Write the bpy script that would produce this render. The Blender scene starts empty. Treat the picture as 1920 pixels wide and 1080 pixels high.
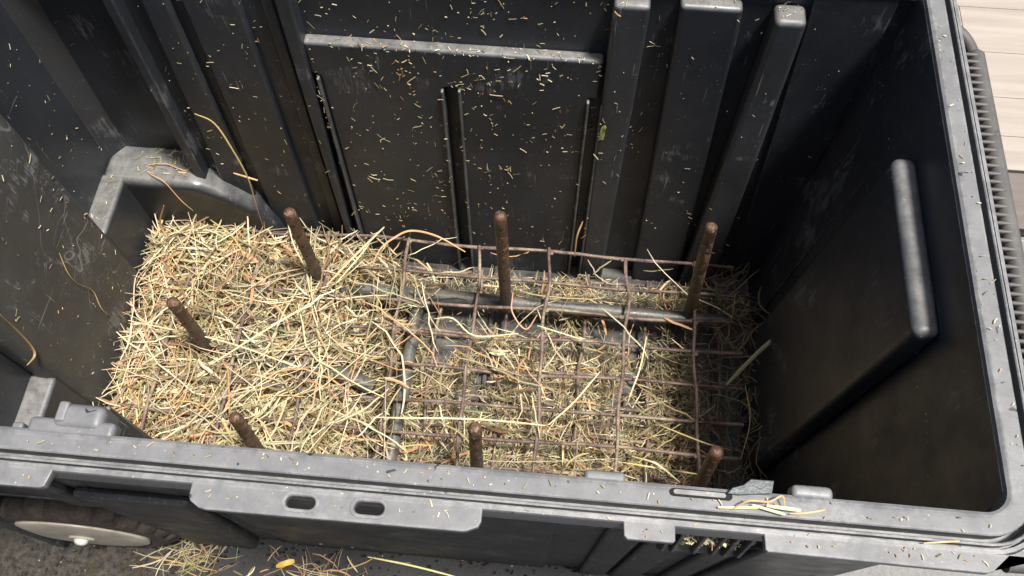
import bpy, bmesh, math, random
import numpy as np
from mathutils import Vector, Matrix

random.seed(7)
RNG = np.random.default_rng(11)
S = bpy.context.scene
COL = S.collection
R = math.radians

# ------------------------------------------------------------------ camera
cam_d = bpy.data.cameras.new('camera')
cam = bpy.data.objects.new('camera', cam_d)
COL.objects.link(cam)
S.camera = cam
cam_d.sensor_width = 36.0
cam_d.lens = 30.145
cam_d.clip_start = 0.02
cam_d.clip_end = 200.0
cx = Vector((0.9960228, 0.0889976, -0.0042458))
cy = Vector((0.0780675, -0.8946809, -0.4398313))
cz = Vector((-0.0429426, 0.4377506, -0.8980704))
m = Matrix((cx, -cy, -cz)).transposed().to_4x4()
m.translation = Vector((0, 0, 1.0))
cam.matrix_world = m

# ------------------------------------------------------------------ sky, sun, exposure
SUN_EL, SUN_AZ = R(73), R(106)          # azimuth from +Y towards +X
w = bpy.data.worlds.new('World')
S.world = w
w.use_nodes = True
nt = w.node_tree
bg = nt.nodes['Background']
sky = nt.nodes.new('ShaderNodeTexSky')
sky.sky_type = 'NISHITA'
sky.sun_disc = False
sky.sun_elevation = SUN_EL
sky.sun_rotation = SUN_AZ
sky.air_density = 1.0
sky.dust_density = 4.0
sky.ozone_density = 1.0
nt.links.new(sky.outputs[0], bg.inputs[0])
bg.inputs[1].default_value = 0.07
sun_d = bpy.data.lights.new('sun', 'SUN')
sun_d.energy = 4.6
sun_d.angle = R(8)
sun_d.color = (1.0, 0.965, 0.91)
sun = bpy.data.objects.new('sun', sun_d)
COL.objects.link(sun)
sd = Vector((math.cos(SUN_EL) * math.sin(SUN_AZ), math.cos(SUN_EL) * math.cos(SUN_AZ), math.sin(SUN_EL)))
sun.rotation_euler = sd.to_track_quat('Z', 'Y').to_euler()
sun.location = sd * 5
S.view_settings.view_transform = 'Standard'
S.view_settings.look = 'None'
S.view_settings.gamma = 1.0
S.view_settings.exposure = 0.62
S.cycles.max_bounces = 8

# ------------------------------------------------------------------ materials
class NB:
    """small node-building helper"""
    def __init__(s, name):
        s.m = bpy.data.materials.new(name)
        s.m.use_nodes = True
        s.t = s.m.node_tree
        s.b = s.t.nodes['Principled BSDF']
    def n(s, kind, **kw):
        q = s.t.nodes.new('ShaderNode' + kind)
        for k, v in kw.items():
            if k in q.inputs:
                s.put(q.inputs[k], v)
            else:
                setattr(q, k, v)
        return q
    def put(s, inp, v):
        if hasattr(v, 'is_output') or isinstance(v, bpy.types.NodeSocket):
            s.t.links.new(v, inp)
        else:
            inp.default_value = v
    def coord(s):
        return s.n('TexCoord').outputs['Object']
    def noise(s, vec, scale, detail=4, rough=0.55, dist=0.0):
        q = s.n('TexNoise', Scale=scale, Detail=detail, Roughness=rough, Distortion=dist)
        s.put(q.inputs['Vector'], vec)
        return q.outputs['Fac']
    def ramp(s, fac, a, b, v0=0.0, v1=1.0):
        q = s.n('MapRange')
        s.put(q.inputs['Value'], fac)
        q.inputs['From Min'].default_value = a
        q.inputs['From Max'].default_value = b
        q.inputs['To Min'].default_value = v0
        q.inputs['To Max'].default_value = v1
        return q.outputs[0]
    def math(s, op, a, b=0.0):
        q = s.n('Math', operation=op)
        s.put(q.inputs[0], a)
        s.put(q.inputs[1], b)
        return q.outputs[0]
    def mix(s, fac, a, b):
        q = s.n('MixRGB')
        s.put(q.inputs['Fac'], fac)
        s.put(q.inputs['Color1'], a)
        s.put(q.inputs['Color2'], b)
        return q.outputs[0]
    def mapping(s, vec, scale=(1, 1, 1), rot=(0, 0, 0)):
        q = s.n('Mapping')
        s.put(q.inputs['Vector'], vec)
        q.inputs['Scale'].default_value = scale
        q.inputs['Rotation'].default_value = rot
        return q.outputs[0]
    def bump(s, h, strength, dist=0.001):
        q = s.n('Bump', Strength=strength, Distance=dist)
        s.put(q.inputs['Height'], h)
        s.put(s.b.inputs['Normal'], q.outputs[0])
    def col(s, c): s.put(s.b.inputs['Base Color'], c)
    def rough(s, c): s.put(s.b.inputs['Roughness'], c)

def c4(r, g, b): return (r, g, b, 1.0)

def plastic(name, base, dust=(0.2, 0.195, 0.185), scratch=0.4, dust_sheen=1.0, rough=(0.34, 0.6), speck=0.5, film=0.35, blots=0.3, wear=0.4, hair=1.0):
    """dark moulded plastic: scuffs, dried-water specks, dust plus painted sky sheen on faces that look up"""
    k = NB(name)
    P = k.coord()
    big = k.noise(P, 7, 5, 0.6)
    fine = k.noise(P, 160, 3, 0.7)
    # thin wandering scratches = level lines of a distorted noise
    loops = 1.0 if hair > 0 else 0.0
    s1 = k.noise(k.mapping(P, (1, 1, 0.35), (0.2, 0.3, 0.2)), 11, 2, 0.4, 0.5)
    l1 = k.ramp(k.math('ABSOLUTE', k.math('SUBTRACT', s1, 0.5)), 0.0, 0.0016 * max(hair, 1), loops, 0)
    s2 = k.noise(k.mapping(P, (1, 0.5, 0.6), (0.6, 0.9, 0.9)), 19, 2, 0.4, 0.6)
    l2 = k.ramp(k.math('ABSOLUTE', k.math('SUBTRACT', s2, 0.52)), 0.0, 0.0022 * max(hair, 1), loops, 0)
    patch = k.ramp(k.noise(P, 9, 3, 0.5), 0.45, 0.65)
    st1 = k.noise(k.mapping(P, (1, 1, 0.03), (0.35, 0.12, 0.3)), 420, 1, 0.4)
    st2 = k.noise(k.mapping(P, (1, 0.04, 1), (0.9, 0.3, 0.2)), 380, 1, 0.4)
    l2 = k.math('ADD', l2, k.math('ADD', k.ramp(st1, 0.72, 0.77, 0, 0.8), k.ramp(st2, 0.74, 0.79, 0, 0.8)))
    if hair > 1:
        for q_, (sc_, rt) in enumerate(((31, (0.7, 0.2, 1.1)), (44, (1.9, 0.8, 0.3)), (60, (0.4, 2.2, 1.4)))):
            s3 = k.noise(k.mapping(P, (1, 0.6, 1), rt), sc_, 2, 0.5, 0.9)
            l3 = k.ramp(k.math('ABSOLUTE', k.math('SUBTRACT', s3, 0.5)), 0.0, 0.004 * hair, 0.9, 0)
            l2 = k.math('ADD', l2, k.math('MULTIPLY', l3, k.ramp(k.noise(k.mapping(P, (1, 1, 1), rt), 26, 2), 0.5, 0.6)))
    scr = k.math('MULTIPLY', k.math('ADD', l1, l2), k.math('MULTIPLY', patch, scratch))
    sc = k.ramp(k.math('MULTIPLY', k.noise(k.mapping(P, (1, 1, 0.10), (0.1, 0.06, 0)), 330, 4, 0.8), k.ramp(k.noise(P, 13, 4, 0.65), 0.38, 0.66)), 0.42, 0.56, 0, 0.40 * scratch)
    vor = k.n('TexVoronoi', Scale=240.0)
    k.put(vor.inputs['Vector'], P)
    sp = k.math('MULTIPLY', k.ramp(vor.outputs['Distance'], 0.1, 0.2, 1, 0), k.ramp(k.noise(P, 60, 2), 0.6, 0.66))
    geo = k.n('NewGeometry')
    sx = k.n('SeparateXYZ')
    k.put(sx.inputs[0], geo.outputs['Normal'])
    mott = k.math('MULTIPLY', k.noise(P, 28, 5, 0.75), k.noise(P, 75, 3, 0.7))
    up = k.math('MULTIPLY', k.ramp(sx.outputs['Z'], 0.35, 0.95), k.ramp(mott, 0.15, 0.34, 0.45 * dust_sheen, dust_sheen))  # lighter up-facing tone: settled dust plus painted-in sheen of sky-lit ledges
    base2 = tuple(min(1, v * 2.0 + 0.010) for v in base)
    c = k.mix(k.ramp(big, 0.35, 0.75, 0, film), c4(*base), c4(*base2))
    c = k.mix(k.math('MULTIPLY', up, k.ramp(fine, 0.2, 0.7, 0.85, 1.0)), c, c4(*dust))
    c = k.mix(k.math('MINIMUM', k.math('ADD', scr, sc), 0.6), c, c4(0.27, 0.27, 0.265))
    c = k.mix(k.math('MULTIPLY', sp, speck), c, c4(0.42, 0.38, 0.3))
    # worn, whitened edges: where the surface bends
    bv = k.n('Bevel', Radius=0.0032); bv.samples = 4
    dt = k.n('VectorMath', operation='DOT_PRODUCT')
    k.put(dt.inputs[0], bv.outputs[0]); k.put(dt.inputs[1], geo.outputs['Normal'])
    edge = k.math('MULTIPLY', k.ramp(dt.outputs['Value'], 0.97, 0.80), k.ramp(k.noise(P, 75, 3, 0.7), 0.42, 0.62, 0.0, wear))
    c = k.mix(edge, c, c4(0.30, 0.30, 0.29))
    blot = k.math('MULTIPLY', k.ramp(k.noise(P, 120, 2, 0.3, 0.6), 0.74, 0.76), blots)
    c = k.mix(blot, c, c4(0.012, 0.012, 0.013))
    k.col(c)
    k.rough(k.ramp(k.noise(P, 22, 4, 0.7), 0.3, 0.7, rough[0], rough[1]))
    k.bump(k.math('ADD', k.math('MULTIPLY', fine, 0.4), k.noise(P, 18, 2)), 0.22, 0.002)
    return k.m

M = {}
M['wall'] = plastic('black_plastic', (0.0185, 0.021, 0.0255), scratch=0.9, rough=(0.3, 0.55), film=0.6, hair=0.0, wear=0.9)
M['worn'] = plastic('worn_rib_plastic', (0.028, 0.030, 0.033), scratch=1.5, film=0.9, rough=(0.35, 0.6), hair=0.0, wear=1.0)
M['ridge'] = plastic('worn_edge_plastic', (0.045, 0.045, 0.045), scratch=1.0, film=0.8, wear=1.0)
M['scuffed'] = plastic('scuffed_black_plastic', (0.040, 0.040, 0.039), scratch=1.4, rough=(0.4, 0.65), film=0.6, hair=2.0)
M['rim'] = plastic('grey_weathered_plastic', (0.085, 0.086, 0.09), dust=(0.175, 0.175, 0.176), scratch=1.0, rough=(0.42, 0.62), speck=1.0, blots=0.9, hair=0.0, wear=1.0)
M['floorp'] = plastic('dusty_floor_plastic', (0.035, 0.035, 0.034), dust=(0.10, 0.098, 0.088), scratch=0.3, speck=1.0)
M['under'] = plastic('shaded_black_plastic', (0.026, 0.026, 0.026), scratch=0.6, dust_sheen=0.12, film=0.5)
M['handle'] = plastic('handle_plastic', (0.04, 0.038, 0.036), dust=(0.15, 0.143, 0.135), scratch=0.1, dust_sheen=0.7, rough=(0.5, 0.7))

def rusty():
    k = NB('rusty_wire')
    P = k.coord()
    a = k.noise(P, 45, 4, 0.6)
    b = k.noise(P, 300, 3, 0.7)
    c = k.mix(k.ramp(a, 0.35, 0.65), c4(0.10, 0.064, 0.052), c4(0.23, 0.165, 0.135))
    c = k.mix(k.ramp(k.noise(P, 22, 3, 0.6), 0.5, 0.68), c, c4(0.34, 0.27, 0.18))
    c = k.mix(k.ramp(b, 0.55, 0.75), c, c4(0.05, 0.03, 0.03))
    k.col(c)
    k.rough(k.ramp(b, 0.3, 0.7, 0.35, 0.8))
    k.b.inputs['Metallic'].default_value = 0.15
    k.bump(b, 0.9, 0.0015)
    return k.m
M['wire'] = rusty()

def pipe_mat():
    k = NB('grimy_grey_pipe')
    P = k.coord()
    a = k.noise(P, 30, 5, 0.65)
    b = k.noise(P, 170, 3, 0.7)
    c = k.mix(k.ramp(a, 0.35, 0.7), c4(0.06, 0.06, 0.055), c4(0.155, 0.15, 0.13))
    c = k.mix(k.ramp(b, 0.6, 0.72), c, c4(0.2, 0.15, 0.09))
    k.col(c)
    k.rough(k.ramp(a, 0.3, 0.7, 0.3, 0.6))
    k.bump(k.math('ADD', a, k.math('MULTIPLY', b, 0.5)), 0.5, 0.002)
    return k.m
M['pipe'] = pipe_mat()

def copper_mat():
    k = NB('tarnished_copper')
    P = k.coord()
    sx = k.n('SeparateXYZ'); k.put(sx.inputs[0], P)
    n1 = k.noise(P, 38, 4, 0.65)
    n2 = k.noise(P, 140, 4, 0.7)
    hgt = k.ramp(k.math('ADD', sx.outputs['Z'], k.math('MULTIPLY', k.math('SUBTRACT', n1, 0.5), 0.16)), 0.09, 0.17)
    brown = k.mix(k.ramp(n1, 0.35, 0.65), c4(0.045, 0.028, 0.02), c4(0.165, 0.086, 0.05))
    brown = k.mix(k.ramp(n2, 0.54, 0.64), brown, c4(0.30, 0.22, 0.15))
    brown = k.mix(k.ramp(n2, 0.44, 0.34), brown, c4(0.05, 0.035, 0.028))
    grey = k.mix(n2, c4(0.04, 0.034, 0.03), c4(0.10, 0.08, 0.065))
    k.col(k.mix(hgt, grey, brown))
    k.b.inputs['Metallic'].default_value = 0.25
    k.rough(k.ramp(n2, 0.3, 0.7, 0.32, 0.6))
    k.bump(k.math('ADD', n2, k.noise(P, 420, 3, 0.7)), 0.7, 0.0015)
    return k.m
M['copper'] = copper_mat()

def simple(name, c1, c2, scale=30, rough=0.6, bump=0.3, metal=0.0, dist=0.001):
    k = NB(name)
    P = k.coord()
    a = k.noise(P, scale, 5, 0.65)
    k.col(k.mix(k.ramp(a, 0.3, 0.7), c4(*c1), c4(*c2)))
    k.rough(rough)
    k.b.inputs['Metallic'].default_value = metal
    k.bump(k.noise(P, scale * 4, 4, 0.7), bump, dist)
    return k.m
M['hole'] = simple('hole_dark', (0.008, 0.007, 0.006), (0.014, 0.012, 0.01), rough=0.9)
M['tyre'] = simple('muddy_tyre', (0.02, 0.016, 0.013), (0.075, 0.054, 0.037), 60, 0.85, 0.9, dist=0.003)
M['cream'] = simple('dirty_cream_hubcap', (0.33, 0.29, 0.21), (0.60, 0.54, 0.43), 26, 0.45, 0.15)
M['nut'] = simple('white_axle_cap', (0.45, 0.43, 0.39), (0.7, 0.68, 0.62), 60, 0.35, 0.1)
M['tape'] = simple('blue_grey_tape', (0.04, 0.05, 0.053), (0.075, 0.087, 0.09), 60, 0.4, 0.6)
M['bright'] = simple('exposed_grey_plastic', (0.1, 0.1, 0.1), (0.26, 0.26, 0.25), 60, 0.5, 0.4)
M['leaf'] = simple('yellow_leaf', (0.5, 0.3, 0.04), (0.66, 0.44, 0.08), 80, 0.5, 0.4)
M['green'] = simple('green_leaf', (0.22, 0.27, 0.06), (0.4, 0.42, 0.12), 80, 0.5, 0.4)

def straw_mat():
    k = NB('straw')
    at = k.n('Attribute', attribute_name='tint')
    P = k.coord()
    f = k.noise(k.mapping(P, (1, 1, 1)), 500, 2, 0.6)
    k.col(k.mix(k.ramp(f, 0.35, 0.7, 0, 0.3), at.outputs['Color'], c4(0.2, 0.13, 0.06)))
    k.rough(0.48)
    k.b.inputs['Subsurface Weight'].default_value = 0.0
    return k.m
M['straw'] = straw_mat()

def mat_ground():
    k = NB('rubber_mat')
    P = k.coord()
    a = k.noise(P, 14, 5, 0.65)
    g = k.noise(P, 130, 6, 0.75)
    vor = k.n('TexVoronoi', Scale=110.0); k.put(vor.inputs['Vector'], k.mapping(P, (1, 1.6, 1)))
    pit = k.math('MULTIPLY', k.ramp(vor.outputs['Distance'], 0.18, 0.34, 1, 0), k.ramp(k.noise(P, 60, 2), 0.46, 0.54))
    sx = k.n('SeparateXYZ'); k.put(sx.inputs[0], P)
    dirt = k.ramp(k.math('ADD', sx.outputs['X'], k.math('MULTIPLY', k.math('SUBTRACT', a, 0.5), 0.35)), -0.44, -0.30, 1, 0)
    rub = k.mix(a, c4(0.012, 0.012, 0.012), c4(0.03, 0.029, 0.028))
    rub = k.mix(pit, rub, c4(0.008, 0.008, 0.008))
    soil = k.mix(k.ramp(g, 0.35, 0.65), c4(0.015, 0.012, 0.009), c4(0.11, 0.092, 0.074))
    soil = k.mix(k.ramp(k.noise(P, 38, 3, 0.6), 0.55, 0.66), soil, c4(0.05, 0.038, 0.02))
    c = k.mix(dirt, rub, soil)
    wsp = k.n('TexVoronoi', Scale=160.0); k.put(wsp.inputs['Vector'], P)
    c = k.mix(k.math('MULTIPLY', k.ramp(wsp.outputs['Distance'], 0.08, 0.16, 1, 0), k.ramp(k.noise(P, 75, 2), 0.62, 0.66)), c, c4(0.5, 0.44, 0.36))
    k.col(c)
    k.rough(0.7)
    k.bump(k.math('SUBTRACT', k.math('MULTIPLY', g, k.math('ADD', 0.35, dirt)), k.math('MULTIPLY', pit, 0.8)), 0.9, 0.006)
    return k.m
M['mat'] = mat_ground()

def concrete():
    k = NB('gritty_concrete')
    P = k.coord()
    a = k.noise(P, 9, 5, 0.6)
    g = k.noise(P, 220, 5, 0.75)
    c = k.mix(a, c4(0.2, 0.195, 0.185), c4(0.3, 0.295, 0.28))
    c = k.mix(k.ramp(g, 0.35, 0.7), k.mix(0.5, c, c4(0.1, 0.1, 0.095)), c)
    c = k.mix(k.ramp(k.noise(P, 90, 3), 0.66, 0.7), c, c4(0.45, 0.4, 0.33))
    k.col(c); k.rough(0.8); k.bump(g, 0.6, 0.003)
    return k.m
M['concrete'] = concrete()

def wood(name, a, b):
    k = NB(name)
    oi = k.n('ObjectInfo')
    P = k.coord()
    add = k.n('VectorMath', operation='ADD')
    k.put(add.inputs[0], P); k.put(add.inputs[1], oi.outputs['Location'])
    v = k.mapping(add.outputs[0], (1.2, 14, 1))
    n1 = k.noise(v, 3, 6, 0.6, 0.8)
    n2 = k.noise(k.mapping(P, (3, 60, 1)), 9, 4, 0.7)
    rings = k.n('TexWave', Scale=2.2, Distortion=6.0, Detail=3.0)
    rings.bands_direction = 'Y'
    k.put(rings.inputs['Vector'], k.mapping(P, (0.5, 5, 1)))
    c = k.mix(k.ramp(n1, 0.3, 0.7), c4(*a), c4(*b))
    c = k.mix(k.math('MULTIPLY', rings.outputs['Fac'], 0.22), c, c4(a[0] * .78, a[1] * .74, a[2] * .68))
    c = k.mix(k.ramp(n2, 0.5, 0.8, 0, 0.18), c, c4(a[0] * .7, a[1] * .65, a[2] * .6))
    k.col(c)
    k.rough(k.ramp(n1, 0.3, 0.7, 0.4, 0.55))
    k.bump(n2, 0.15, 0.0006)
    return k.m
M['wood'] = wood('pale_wood_plank', (0.30, 0.26, 0.22), (0.37, 0.325, 0.28))
M['wood_dark'] = wood('brown_grey_plank', (0.12, 0.10, 0.09), (0.16, 0.135, 0.12))

# ------------------------------------------------------------------ object helpers
def tag(o, label=None, cat=None, group=None, kind=None):
    if label: o['label'] = label
    if cat: o['category'] = cat
    if group: o['group'] = group
    if kind: o['kind'] = kind
    return o

def empty(name, loc=(0, 0, 0)):
    o = bpy.data.objects.new(name, None)
    o.empty_display_size = 0.05
    o.location = loc
    COL.objects.link(o)
    return o

def finish(me, mat, smooth=True, ang=40):
    me.materials.append(mat)
    if smooth:
        me.shade_smooth()
        me.set_sharp_from_angle(angle=R(ang))

def link(name, me, mat, parent=None, smooth=True, ang=40, wn=False):
    finish(me, mat, smooth, ang)
    o = bpy.data.objects.new(name, me)
    COL.objects.link(o)
    if parent:
        put_under(o, parent)
    if wn:
        md = o.modifiers.new('wn', 'WEIGHTED_NORMAL')
        md.keep_sharp = True
    return o

def world_loc(o):
    v = Vector((0, 0, 0))
    while o:
        v += o.location
        o = o.parent
    return v

def put_under(o, parent):
    """meshes are written in world coordinates; the parents only have locations"""
    o.parent = parent
    o.location = o.location - world_loc(parent)

def bm_obj(name, bm, mat, parent=None, smooth=True, ang=40, wn=True):
    bmesh.ops.recalc_face_normals(bm, faces=bm.faces)
    me = bpy.data.meshes.new(name)
    bm.to_mesh(me)
    bm.free()
    return link(name, me, mat, parent, smooth, ang, wn)

def bevel(bm, w, seg=3):
    if w > 0:
        bmesh.ops.bevel(bm, geom=list(bm.edges), offset=w, segments=seg, profile=0.5, affect='EDGES', clamp_overlap=True)

def hexa(corners, w=0.0, seg=3, bm=None):
    """8 corners: (x0|x1, z0|z1, d0|d1) order 000,100,110,010 at d0 then at d1"""
    b = bmesh.new()
    v = [b.verts.new(c) for c in corners]
    for f in ((0, 1, 2, 3), (7, 6, 5, 4), (0, 4, 5, 1), (1, 5, 6, 2), (2, 6, 7, 3), (3, 7, 4, 0)):
        b.faces.new([v[i] for i in f])
    bmesh.ops.recalc_face_normals(b, faces=b.faces)
    bevel(b, w, seg)
    if bm is None:
        return b
    me = bpy.data.meshes.new('t')
    b.to_mesh(me); b.free()
    bm.from_mesh(me)
    bpy.data.meshes.remove(me)
    return bm

def prism(poly_bottom, poly_top, w=0.0, seg=2):
    """two matching loops of 3-D points"""
    b = bmesh.new()
    A = [b.verts.new(p) for p in poly_bottom]
    B = [b.verts.new(p) for p in poly_top]
    b.faces.new(A[::-1]); b.faces.new(B)
    n = len(A)
    for i in range(n):
        b.faces.new((A[i], A[(i + 1) % n], B[(i + 1) % n], B[i]))
    bmesh.ops.recalc_face_normals(b, faces=b.faces)
    bevel(b, w, seg)
    return b

def tube_arrays(pts, rad, seg=8, rough=0.0, cap=True, rng=None):
    pts = [Vector(p) for p in pts]
    n = len(pts)
    if not hasattr(rad, '__len__'): rad = [rad] * n
    verts, faces = [], []
    t0 = (pts[1] - pts[0]).normalized()
    ref = Vector((0, 0, 1)) if abs(t0.z) < 0.9 else Vector((1, 0, 0))
    u = t0.cross(ref).normalized()
    for i in range(n):
        t = (pts[min(i + 1, n - 1)] - pts[max(i - 1, 0)]).normalized()
        u = (u - t * u.dot(t)).normalized()
        v = t.cross(u)
        for j in range(seg):
            a = 2 * math.pi * j / seg
            r = rad[i] * (1 + (rng.uniform(-rough, rough) if rng else 0))
            verts.append(pts[i] + u * (math.cos(a) * r) + v * (math.sin(a) * r))
    for i in range(n - 1):
        for j in range(seg):
            a, b = i * seg + j, i * seg + (j + 1) % seg
            faces.append((a, b, b + seg, a + seg))
    if cap:
        faces.append(tuple(range(seg))[::-1])
        faces.append(tuple(range((n - 1) * seg, n * seg)))
    return verts, faces

def tube(name, pts, rad, mat, parent=None, seg=10, rough=0.0, rng=None, ang=60):
    v, f = tube_arrays(pts, rad, seg, rough, True, rng)
    me = bpy.data.meshes.new(name)
    me.from_pydata([tuple(p) for p in v], [], f)
    me.update()
    return link(name, me, mat, parent, True, ang)

def spline(pts, k=5):
    """Catmull-Rom through the points"""
    P = [Vector(p) for p in pts]
    P = [P[0] * 2 - P[1]] + P + [P[-1] * 2 - P[-2]]
    out = []
    for i in range(1, len(P) - 2):
        for j in range(k):
            t = j / k
            a, b, c, d = P[i - 1], P[i], P[i + 1], P[i + 2]
            out.append(0.5 * ((2 * b) + (c - a) * t + (2 * a - 5 * b + 4 * c - d) * t * t + (3 * b - a - 3 * c + d) * t ** 3))
    out.append(P[-2])
    return out

def plate(name, outer, holes, z0, z1, mat, parent=None, bev=0.0007):
    """flat plate with holes, outline in x, y"""
    cu = bpy.data.curves.new('c', 'CURVE')
    cu.dimensions = '2D'
    cu.fill_mode = 'BOTH'
    cu.extrude = (z1 - z0) / 2 - bev
    cu.bevel_depth = bev
    cu.bevel_resolution = 1
    for loop in [outer] + list(holes):
        sp = cu.splines.new('POLY')
        sp.points.add(len(loop) - 1)
        for i, p in enumerate(loop): sp.points[i].co = (p[0], p[1], 0, 1)
        sp.use_cyclic_u = True
    t = bpy.data.objects.new('t', cu)
    me = bpy.data.meshes.new_from_object(t)
    bpy.data.objects.remove(t)
    me.name = name
    me.transform(Matrix.Translation((0, 0, (z0 + z1) / 2)))
    return link(name, me, mat, parent, True, 30)

def stadium(cx, cy, a, b, n=7, slope=0.0):
    """slot: half length a, half height b"""
    out = []
    for i in range(n + 1):
        t = -math.pi / 2 + math.pi * i / n
        out.append((cx + (a - b) + math.cos(t) * b, cy + math.sin(t) * b))
    for i in range(n + 1):
        t = math.pi / 2 + math.pi * i / n
        out.append((cx - (a - b) + math.cos(t) * b, cy + math.sin(t) * b))
    return out

# ------------------------------------------------------------------ the setting
H = 0.4836                     # height of the rim above the inner floor
GZ = -0.045                    # ground level
SL = 0.0527                    # draft of the walls
YB, YF, XR = 0.5147, 0.1558, 0.2575

def box(x0, x1, y0, y1, z0, z1, w=0.0, seg=2):
    return hexa([(x0, y0, z0), (x1, y0, z0), (x1, y1, z0), (x0, y1, z0),
                 (x0, y0, z1), (x1, y0, z1), (x1, y1, z1), (x0, y1, z1)], w, seg)

g = bm_obj('ground', box(-25, 25, -25, 25, GZ - 0.02, GZ - 0.008), M['concrete'], smooth=False, wn=False)
tag(g, kind='structure')
wf = bm_obj('wood_floor', box(0.45, 3.0, 0.655, 2.4, GZ - 0.0076, GZ - 0.004), M['hole'], smooth=False, wn=False)
tag(wf, kind='structure')
rows = [0.6615, 0.7555, 0.8185, 0.8905, 0.9785, 1.071, 1.165]
for i in range(6):
    y0, y1 = rows[i], rows[i + 1] - 0.0007
    if i == 1: y0 += 0.003
    xs = [0.46, 0.62 + 0.23 * ((i * 5) % 4), 1.9, 2.9]
    for j in range(3):
        x0, x1 = xs[j], xs[j + 1] - 0.0007
        if i == 0:
            b = box(x0, x1, y0, y1, GZ - 0.004, GZ + 0.004, 0.0008, 2)
        else:
            b = box(x0, x1, y0, y1, GZ - 0.004, GZ + 0.006, 0.0008, 2)
        bm_obj('plank', b, M['wood_dark'] if i == 0 else M['wood'], wf)

# rubber mat with rough, dimpled surface
xs = np.linspace(-1.1, 0.27, 150); ys = np.linspace(-0.5, 0.62, 120)
X, Y = np.meshgrid(xs, ys)
def vnoise(X, Y, sc, seed):
    r = np.random.default_rng(seed).random((64, 64))
    u, v = X * sc + 100.3, Y * sc + 100.7
    i, j = np.floor(u).astype(int), np.floor(v).astype(int)
    a, b = u - i, v - j
    a = a * a * (3 - 2 * a); b = b * b * (3 - 2 * b)
    i %= 64; j %= 64; i2 = (i + 1) % 64; j2 = (j + 1) % 64
    return (r[i, j] * (1 - a) + r[i2, j] * a) * (1 - b) + (r[i, j2] * (1 - a) + r[i2, j2] * a) * b
dirt = np.clip((-0.30 - X) / 0.12, 0, 1)
Z = GZ + 0.002 + 0.002 * vnoise(X, Y, 9, 1) + dirt * (0.006 * vnoise(X, Y, 22, 2) + 0.005 * vnoise(X, Y, 60, 3))
n, mm = X.shape
vv = np.stack([X, Y, Z], -1).reshape(-1, 3)
idx = np.arange(n * mm).reshape(n, mm)
ff = np.stack([idx[:-1, :-1], idx[:-1, 1:], idx[1:, 1:], idx[1:, :-1]], -1).reshape(-1, 4)
me = bpy.data.meshes.new('rubber_mat'); me.from_pydata(vv.tolist(), [], ff.tolist()); me.update()
o = link('rubber_mat', me, M['mat'])
md = o.modifiers.new('thick', 'SOLIDIFY'); md.thickness = 0.006; md.offset = -1
tag(o, 'black pitted rubber mat with gritty dirt under the tote', 'mat')

# ------------------------------------------------------------------ the tote
tote = empty('storage_tote', (-0.12, 0.335, GZ))
tag(tote, 'large open black plastic storage tote on wheels with grey weathered rim', 'tote')
W = M['wall']

# --- floor with low ribs
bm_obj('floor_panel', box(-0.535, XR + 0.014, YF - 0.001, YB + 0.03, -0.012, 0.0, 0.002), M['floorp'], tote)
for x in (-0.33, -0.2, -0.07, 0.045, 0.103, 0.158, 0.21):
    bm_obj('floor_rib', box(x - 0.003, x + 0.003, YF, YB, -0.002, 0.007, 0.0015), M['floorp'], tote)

# --- back wall: everything is given as x, z and depth into the tote
BACK = []
def Bk(x, z, d): return (x, YB + SL * z - d, z)
def slab_b(name, x0, x1, z0, z1, d0, d1, parent, w=0.003, mat=None, x0t=None, x1t=None, dt=None):
    x0t = x0 if x0t is None else x0t
    x1t = x1 if x1t is None else x1t
    dt = d1 if dt is None else dt
    c = [Bk(x0, z0, d0), Bk(x1, z0, d0), Bk(x1t, z1, d0), Bk(x0t, z1, d0),
         Bk(x0, z0, d1), Bk(x1, z0, d1), Bk(x1t, z1, dt), Bk(x0t, z1, dt)]
    BACK.append((x0, x1, z0, z1, d1))
    return bm_obj(name, hexa(c, w, 3), mat or W, parent)
bw = slab_b('back_wall', -0.425, 0.300, -0.005, H - 0.004, -0.020, -0.012, tote, 0.0015)
slab_b('recess_panel', -0.56, -0.418, -0.005, H - 0.004, -0.050, -0.030, bw, 0.0015)
slab_b('recess_side', -0.4245, -0.4165, 0.0, H - 0.005, -0.030, -0.013, bw, 0.001)
slab_b('rib', -0.4195, -0.4085, 0.15, H - 0.004, -0.013, 0.004, bw, 0.002)           # edge of the recess
slab_b('rib', -0.398, -0.362, 0.10, H - 0.004, -0.013, -0.003, bw, 0.005, x0t=-0.388)
slab_b('panel', -0.350, -0.296, 0.0, H - 0.004, -0.013, -0.003, bw, 0.004)
slab_b('rib', -0.277, -0.264, 0.0, H - 0.004, -0.013, -0.005, bw, 0.003)
slab_b('rib', -0.259, -0.252, 0.0, H - 0.004, -0.013, 0.006, bw, 0.003, x1t=-0.243)
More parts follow.
